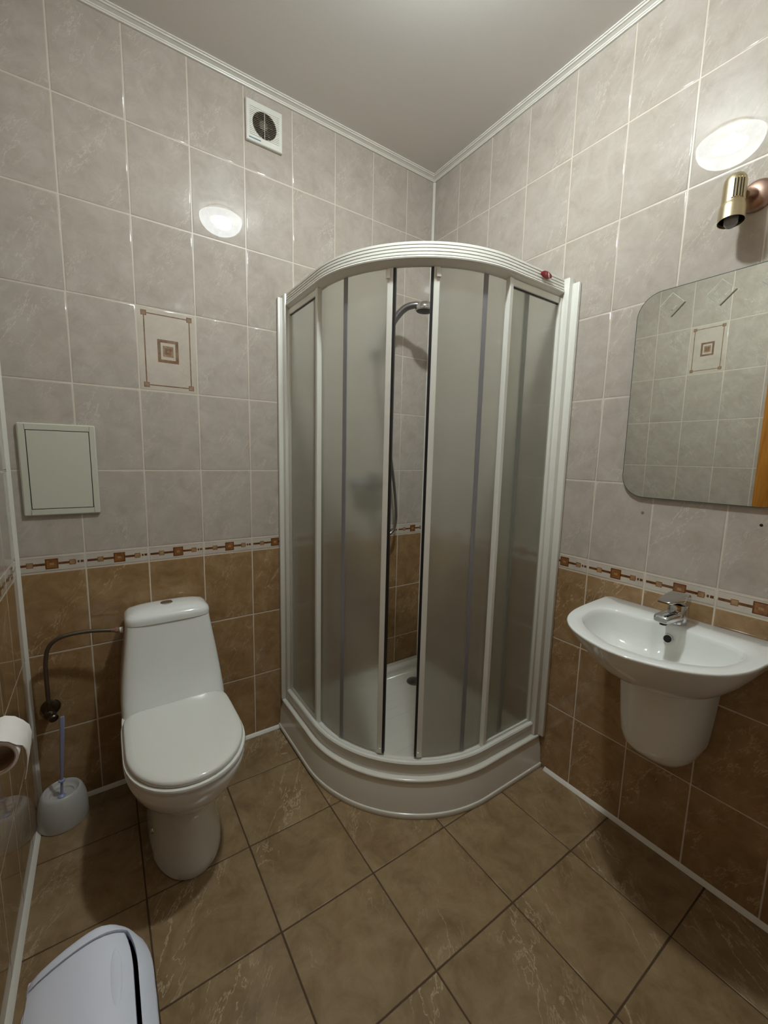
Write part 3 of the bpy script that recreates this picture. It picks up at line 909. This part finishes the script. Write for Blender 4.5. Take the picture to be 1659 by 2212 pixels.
# ------------------------------------------------------------------ wash basin
YB = -1.335
def poly_polar(half, cu, n=96):
    """half outline [(u, v>=0)...] from wall side to front -> mirrored closed outline sampled by angle about (cu, 0)"""
    full = half + [(u, -v) for u, v in reversed(half) if v > 1e-6]
    P = catmull([(u, v, 0) for u, v in full], 6)
    if half[0][1] < 1e-6: P.append(Vector((full[0][0], full[0][1], 0)))
    else: P.append(P[0].copy())
    rad = []
    for k in range(n):
        a = 2 * math.pi * k / n
        d = Vector((math.cos(a), math.sin(a)))
        best = 0
        for p, q in zip(P, P[1:]):
            e = q - p; w_ = Vector((cu, 0, 0)) - p
            den = d.x * e.y - d.y * e.x
            if abs(den) < 1e-12: continue
            t = (-w_.x * e.y + w_.y * e.x) / den
            s = (-w_.x * d.y + w_.y * d.x) / den
            if t > 0 and -1e-6 <= s <= 1 + 1e-6: best = max(best, t)
        rad.append(best)
    return rad
CU = .24
outer = [(.002, .249), (.05, .2475), (.15, .243), (.25, .233), (.33, .207), (.39, .160), (.428, .100), (.449, .036), (.452, 0)]
inner = [(.098, 0), (.100, .03), (.116, .055), (.121, .12), (.130, .165), (.150, .188), (.19, .196), (.25, .190), (.30, .173), (.357, .122), (.394, .052), (.402, 0)]
RO, RI = poly_polar(outer, CU), poly_polar(inner, CU)
def bring(rad, s, z, cu=CU, s0=None):
    out = []
    for k in range(96):
        a = 2 * math.pi * k / 96
        u = CU + rad[k] * math.cos(a); v = rad[k] * math.sin(a)
        u = cu + (u - cu) * s; v *= (s0 or s)
        out.append(Vector((-max(u, .0015), YB + v, z)))
    return out
basin = thing('wash_basin', (-.20, YB, .66), 'white ceramic wall hung basin with half pedestal under the mirror', 'wash basin')
bm = bmesh.new()
rings = [bring(RO, .32, .684, .10), bring(RO, .46, .690, .10), bring(RO, .58, .704, .10), bring(RO, .68, .722, .09), bring(RO, .765, .744, .07), bring(RO, .84, .768, .05), bring(RO, .905, .793, .03),
         bring(RO, .955, .816, .01), bring(RO, .986, .833, .0), bring(RO, .997, .839, .0), bring(RO, 1.0, .8415, .0), bring(RO, .9985, .8445, .0), bring(RO, .994, .8462, .01), bring(RO, .986, .8468, .03)]
mid = [[a.lerp(b, f) for a, b in zip(bring(RO, .984, .8465, .03), bring(RI, 1.03, .8455))] for f in (.5,)]
rings += mid + [bring(RI, 1.03, .8455), bring(RI, 1.0, .8425), bring(RI, .975, .830), bring(RI, .95, .806), bring(RI, .90, .780), bring(RI, .80, .757), bring(RI, .62, .742), bring(RI, .40, .734), bring(RI, .12, .730)]
add_loft(bm, rings)
bm_obj('basin_bowl', bm, M['ceramic'], basin, angle=65)
lathe('overflow_hole', [(.0115, 0), (.0105, .001), (.004, .0004)], (-.1125, YB + .004, .800), M['black'], basin, axis=(-1, 0, .35), seg=24)
lathe('overflow_rim', [(.0118, 0), (.0135, .0012), (.0128, .0022), (.0114, .0012)], (-.1120, YB + .004, .800), M['ceramic'], basin, axis=(-1, 0, .35), seg=24, cap0=False, cap1=False)
lathe('basin_drain', [(.022, 0), (.022, .002), (.016, .003), (.014, .001), (.002, .001)], (-CU, YB, .7305), M['chrome'], basin, seg=24)
# half pedestal
def ped(z, hw, dep, n=40):
    out = []
    for k in range(n + 1):
        a = math.pi * k / n
        c, s = math.cos(a), math.sin(a)
        out.append(Vector((-.002 - dep * abs(s) ** .62, YB + .010 + .97 * hw * math.copysign(abs(c) ** .75, c), z)))
    return out
bm = bmesh.new()
add_loft(bm, [ped(z, h, d) for z, h, d in ((.392, .055, .09), (.395, .072, .115), (.408, .092, .144), (.432, .106, .165), (.465, .114, .176), (.53, .120, .184), (.60, .125, .191), (.672, .130, .198), (.715, .132, .202))])
bm_obj('half_pedestal', bm, M['ceramic'], basin, angle=60)

tap = thing('basin_tap', (-.062, YB, .846), 'chrome single lever tap standing on the back ledge of the white basin', 'tap')
def yz_loft(name, secs, mat, parent, m=4.0, n=28):
    """sections along -x: (x, zc, half height, half width)"""
    bm = bmesh.new()
    rr = []
    for x, zc, hh, hw in secs:
        rr.append([Vector((x, YB + hw * math.copysign(abs(math.cos(t)) ** (2 / m), math.cos(t)), zc + hh * math.copysign(abs(math.sin(t)) ** (2 / m), math.sin(t))))
                   for t in [2 * math.pi * k / n for k in range(n)]])
    add_loft(bm, rr)
    return bm_obj(name, bm, mat, parent, angle=35)
def xy_loft(name, secs, mat, parent, m=3.0, n=32):
    bm = bmesh.new()
    rr = []
    for z, xc, hx, hy in secs:
        rr.append([Vector((xc + hx * math.copysign(abs(math.cos(t)) ** (2 / m), math.cos(t)), YB + hy * math.copysign(abs(math.sin(t)) ** (2 / m), math.sin(t)), z))
                   for t in [2 * math.pi * k / n for k in range(n)]])
    add_loft(bm, rr)
    return bm_obj(name, bm, mat, parent, angle=35)
xy_loft('tap_body', [(.8465, -.070, .026, .026), (.850, -.070, .0275, .0275), (.875, -.070, .0265, .0265), (.902, -.069, .0255, .0255), (.906, -.069, .023, .023)], M['chrome'], tap)
yz_loft('spout', [(-.060, .868, .019, .024), (-.095, .872, .0175, .024), (-.140, .877, .0145, .023), (-.178, .880, .0125, .022), (-.187, .879, .0095, .020), (-.190, .8785, .006, .017)], M['chrome'], tap)
lathe('aerator', [(.0095, 0), (.0095, .008), (.007, .009)], (-.168, YB, .868), M['rubber'], tap, axis=(0, 0, -1), seg=18)
yz_loft('lever', [(-.040, .914, .010, .018), (-.046, .917, .020, .024), (-.066, .921, .023, .027), (-.090, .926, .0185, .027), (-.115, .930, .0115, .0255), (-.145, .932, .0072, .023), (-.176, .932, .0050, .020), (-.184, .931, .0025, .015)], M['chrome'], tap)

# ------------------------------------------------------------------ mirror with three bevelled diamonds (leans forward a little)
mir = thing('mirror', (-.006, -1.325, 1.22), 'frameless wall mirror with rounded corners and raised glass diamonds above the basin', 'mirror')
MT = 0.0155
MY0, MY1, MZ0, MZ1 = -1.550, -1.100, 1.219, 1.880
def mp_(y, z, d):
    """point on the mirror: d = proud of its back plane"""
    return Vector((-.006 - d - (z - MZ0) * math.sin(MT), y, z + d * MT * 0))
def rr_outline(ins, r, n=8):
    out = []
    for (yc, zc, a0) in ((MY1 - r, MZ1 - r, 0), (MY0 + r, MZ1 - r, 90), (MY0 + r, MZ0 + r, 180), (MY1 - r, MZ0 + r, 270)):
        for k in range(n + 1):
            a = math.radians(a0 + 90 * k / n)
            out.append((yc + (r - ins) * math.cos(a), zc + (r - ins) * math.sin(a)))
    return out
def plate(name, ins_list, mat, parent, r=.072):
    bm = bmesh.new()
    add_loft(bm, [[mp_(y, z, d) for y, z in rr_outline(i, r)] for i, d in ins_list])
    return bm_obj(name, bm, mat, parent, smooth=False)
plate('glass_edge', [(0, 0), (0, .0046)], M['mirror_edge'], mir)
plate('mirror_face', [(.0022, .0043), (.0022, .0050)], M['mirror'], mir)
for yc in (-1.203, -1.3285, -1.454):
    zc = 1.828; h = .036; hi = .023
    bm = bmesh.new()
    dia = lambda a, d: [mp_(yc + a * c, zc + a * s_, d) for c, s_ in ((1, 0), (0, 1), (-1, 0), (0, -1))]
    add_loft(bm, [dia(h, .0049), dia(h, .0094), dia(h - .002, .0098)], True, True)
    gd = bm_obj('glass_diamond', bm, M['dia_edge'], mir, smooth=False)
    bm = bmesh.new()
    add_loft(bm, [dia(h - .0022, .00985), dia(h - .0024, .0101), dia(hi, .0101), dia(hi - .005, .0103)], False, True)
    bm_obj('diamond_face', bm, M['mirror'], gd, smooth=False)

# ------------------------------------------------------------------ brass spot above the mirror
sc = thing('wall_spot', (0, -1.376, 2.065), 'unlit champagne brass wall spotlight with slotted hood above the mirror', 'wall lamp')
lathe('wall_rose', [(.040, 0), (.041, .004), (.038, .012), (.030, .018), (.012, .021)], (0, -1.376, 2.066), M['copper'], sc, axis=(-1, 0, 0), seg=32)
tube('joint_arm', [(-.016, -1.376, 2.066), (-.035, -1.374, 2.062), (-.055, -1.368, 2.056)], .009, M['copper'], sc, 12, 4)
htop, hbot = Vector((-.060, -1.342, 2.114)), Vector((-.074, -1.347, 1.994))
hax = (hbot - htop).normalized()
bm = bmesh.new()
add_lathe(bm, [(.002, 0), (.012, .001), (.020, .005), (.0245, .012), (.0262, .022), (.0265, .074), (.0262, .078), (.0285, .082), (.030, .090), (.0305, .120), (.0310, .124), (.0295, .124), (.0285, .118), (.027, .088), (.012, .084), (.0115, .070)], htop, hax, 40, True, True)
hood = bm_obj('hood', bm, M['brass'], sc)
lathe('hood_inside', [(.0284, .117), (.0268, .089), (.012, .0852)], htop, M['black'], sc, axis=hax, seg=32, cap0=False)
lathe('spot_bulb', [(.010, .086), (.013, .100), (.0165, .116), (.0155, .130), (.009, .138)], htop, M['clearbulb'], sc, axis=hax, seg=20)
side = Vector((-1, -.75, 0)); side = (side - hax * side.dot(hax)).normalized(); tang = hax.cross(side)
for k in range(-2, 3):
    bm = bmesh.new()
    a = k * .24
    nrm = side * math.cos(a) + tang * math.sin(a)
    tg = hax.cross(nrm)
    p0, p1 = .0215, .074
    pts = []
    for h in (p0, p1):
        pts.append([htop + hax * h + nrm * r + tg * t for r, t in ((.0255, -.0019), (.0284, -.0019), (.0284, .0019), (.0255, .0019))])
    add_loft(bm, pts)
    bm_obj('hood_rib', bm, M['brass'], hood)
bm = bmesh.new()
add_loft(bm, [[htop + hax * h + (side * math.cos(a) + tang * math.sin(a)) * r for h, r in ((.024, .0262), (.024, .0268), (.072, .0270), (.072, .0262))] for a in [-.56 + 1.12 * k / 10 for k in range(11)]])
bm_obj('slot_recess', bm, M['black'], hood)

# ------------------------------------------------------------------ extractor fan high on the back wall
FX, FZ, FS = -.907, 2.642, .0735
fan = thing('extractor_fan', (FX, 0, FZ - FS), 'square white extractor fan with louvred grille below the cornice', 'extractor fan')
HC = (FX + .0, FZ - .002)
bm = bmesh.new()
N_ = 48
def sqp(k, s, y):
    a = 2 * math.pi * k / N_
    c, d = math.cos(a), math.sin(a); m_ = max(abs(c), abs(d))
    return Vector((FX + s * c / m_, y, FZ + s * d / m_))
def cip(k, r, y):
    a = 2 * math.pi * k / N_
    return Vector((HC[0] + r * math.cos(a), y, HC[1] + r * math.sin(a)))
add_loft(bm, [[sqp(k, FS, 0) for k in range(N_)], [sqp(k, FS, -.011) for k in range(N_)], [sqp(k, FS - .0025, -.0135) for k in range(N_)],
              [cip(k, .049, -.0135) for k in range(N_)], [cip(k, .0475, -.002) for k in range(N_)]], False, False)
bm_obj('cover_plate', bm, M['fan'], fan)
lathe('duct', [(.0475, 0), (.0475, .0012), (.001, .0014)], (HC[0], -.001, HC[1]), M['black'], fan, axis=(0, -1, 0), seg=36)
lathe('rotor_hub', [(.019, 0), (.019, .006), (.015, .008), (.001, .009)], (HC[0] - .003, -.0024, HC[1] + .002), M['fan_grey'], fan, axis=(0, -1, 0), seg=24)
for k in range(6):
    a = k * math.pi / 3 + .3
    c, s = math.cos(a), math.sin(a)
    bm = bmesh.new()
    add_loft(bm, [[Vector((HC[0] - .003 + r * c - t * s, y, HC[1] + .002 + r * s + t * c)) for t, y in ((-wd_, -.0030), (wd_, -.0062), (wd_, -.0070), (-wd_, -.0038))] for r, wd_ in ((.016, .004), (.040, .009))])
    bm_obj('rotor_blade', bm, M['fan_grey'], fan)
for k in range(16):
    z = FZ + .050 - k * .0066
    hz = abs(z - HC[1])
    xa = math.sqrt(max(0.0, .0485 ** 2 - hz ** 2))
    bm = bmesh.new()
    if xa > .006:
        add_box(bm, (FX - .060, -.0158, z - .0011), (HC[0] - xa, -.0128, z + .0011))
        b3 = bmesh.new(); add_box(b3, (HC[0] + xa, -.0158, z - .0011), (FX + .060, -.0128, z + .0011)); bm_obj('louvre_slat', b3, M['fan'], fan)
        b2 = bmesh.new(); add_box(b2, (HC[0] - xa - .001, -.0135, z - .0006), (HC[0] + xa + .001, -.0080, z + .0006)); bm_obj('grille_fin', b2, M['fan_shade'], fan)
    else:
        add_box(bm, (FX - .060, -.0158, z - .0011), (FX + .060, -.0128, z + .0011))
    bm_obj('louvre_slat', bm, M['fan'], fan)
box('grille_bar', (HC[0] - .001, -.0135, HC[1] - .048), (HC[0] + .001, -.0115, HC[1] + .048), M['fan'], fan)
box('indicator_strip', (FX - .063, -.0146, FZ - .0640), (FX - .016, -.0130, FZ - .0605), M['blue'], fan)

# ------------------------------------------------------------------ access panel
ap = thing('access_panel', (-1.645, 0, 1.107), 'ivory plastic inspection hatch set on the back wall tiles at the left', 'access panel')
ax0, ax1, az0, az1 = -1.752, -1.538, 1.107, 1.421
bm = bmesh.new()
def rc(x0, x1, z0, z1, y): return [Vector(p) for p in ((x0, y, z0), (x1, y, z0), (x1, y, z1), (x0, y, z1))]
def rcr(ins, y, r=.006):
    out = []
    for cx, cz, a0 in ((ax1 - r, az1 - r, 0), (ax0 + r, az1 - r, 90), (ax0 + r, az0 + r, 180), (ax1 - r, az0 + r, 270)):
        for k in range(5):
            a = math.radians(a0 + 22.5 * k); q = max(r - ins, .0005)
            e = max(ins - r, 0)
            out.append(Vector((cx + q * math.cos(a) - math.copysign(e, math.cos(a + .01)), y, cz + q * math.sin(a) - math.copysign(e, math.sin(a + .01)))))
    return out
add_loft(bm, [rcr(0, -.0005), rcr(0, -.009), rcr(.002, -.0115), rcr(.004, -.012)], False, False)
add_loft(bm, [rcr(.004, -.012), rcr(.008, -.0124)], False, False)
bmesh.ops.remove_doubles(bm, verts=bm.verts, dist=1e-5)
o1 = [(ax0 + .008, az0 + .008), (ax1 - .008, az0 + .008), (ax1 - .008, az1 - .008), (ax0 + .008, az1 - .008)]
fx0, fx1, fz0, fz1 = -1.731, -1.556, 1.1295, 1.399
for lo, hi in (((ax0 + .004, -.0128, az0 + .004), (fx0, -.004, az1 - .004)), ((fx1, -.0128, az0 + .004), (ax1 - .004, -.004, az1 - .004)),
               ((fx0 - .001, -.0128, az0 + .004), (fx1 + .001, -.004, fz0)), ((fx0 - .001, -.0128, fz1), (fx1 + .001, -.004, az1 - .004))):
    add_box(bm, lo, hi)
bm_obj('panel_frame', bm, M['panel'], ap)
box('panel_gap', (fx0 - .0005, -.008, fz0 - .0005), (fx1 + .0005, -.001, fz1 + .0005), M['bin_dark'], ap)
box('panel_door', (fx0 + .0024, -.0124, fz0 + .0024), (fx1 - .0024, -.0070, fz1 - .0024), M['panel'], ap, bev=.0006, seg=1)

# ------------------------------------------------------------------ drill hole and plug in the tiles under the mirror
tag(lathe('wall_plug', [(.0042, 0), (.0046, .0012), (.003, .002)], (0, -1.173, 1.167), M['plug'], axis=(-1, 0, 0), seg=14, origin=(0, -1.173, 1.167)), 'small grey wall plug in the tile under the left end of the mirror', 'wall plug')
tag(lathe('drill_hole', [(.0042, 0), (.0040, .0008), (.0022, .0006)], (0, -1.484, 1.170), M['black'], axis=(-1, 0, 0), seg=14, origin=(0, -1.484, 1.170)), 'small dark drill hole in the tile under the mirror at the right edge', 'drill hole')
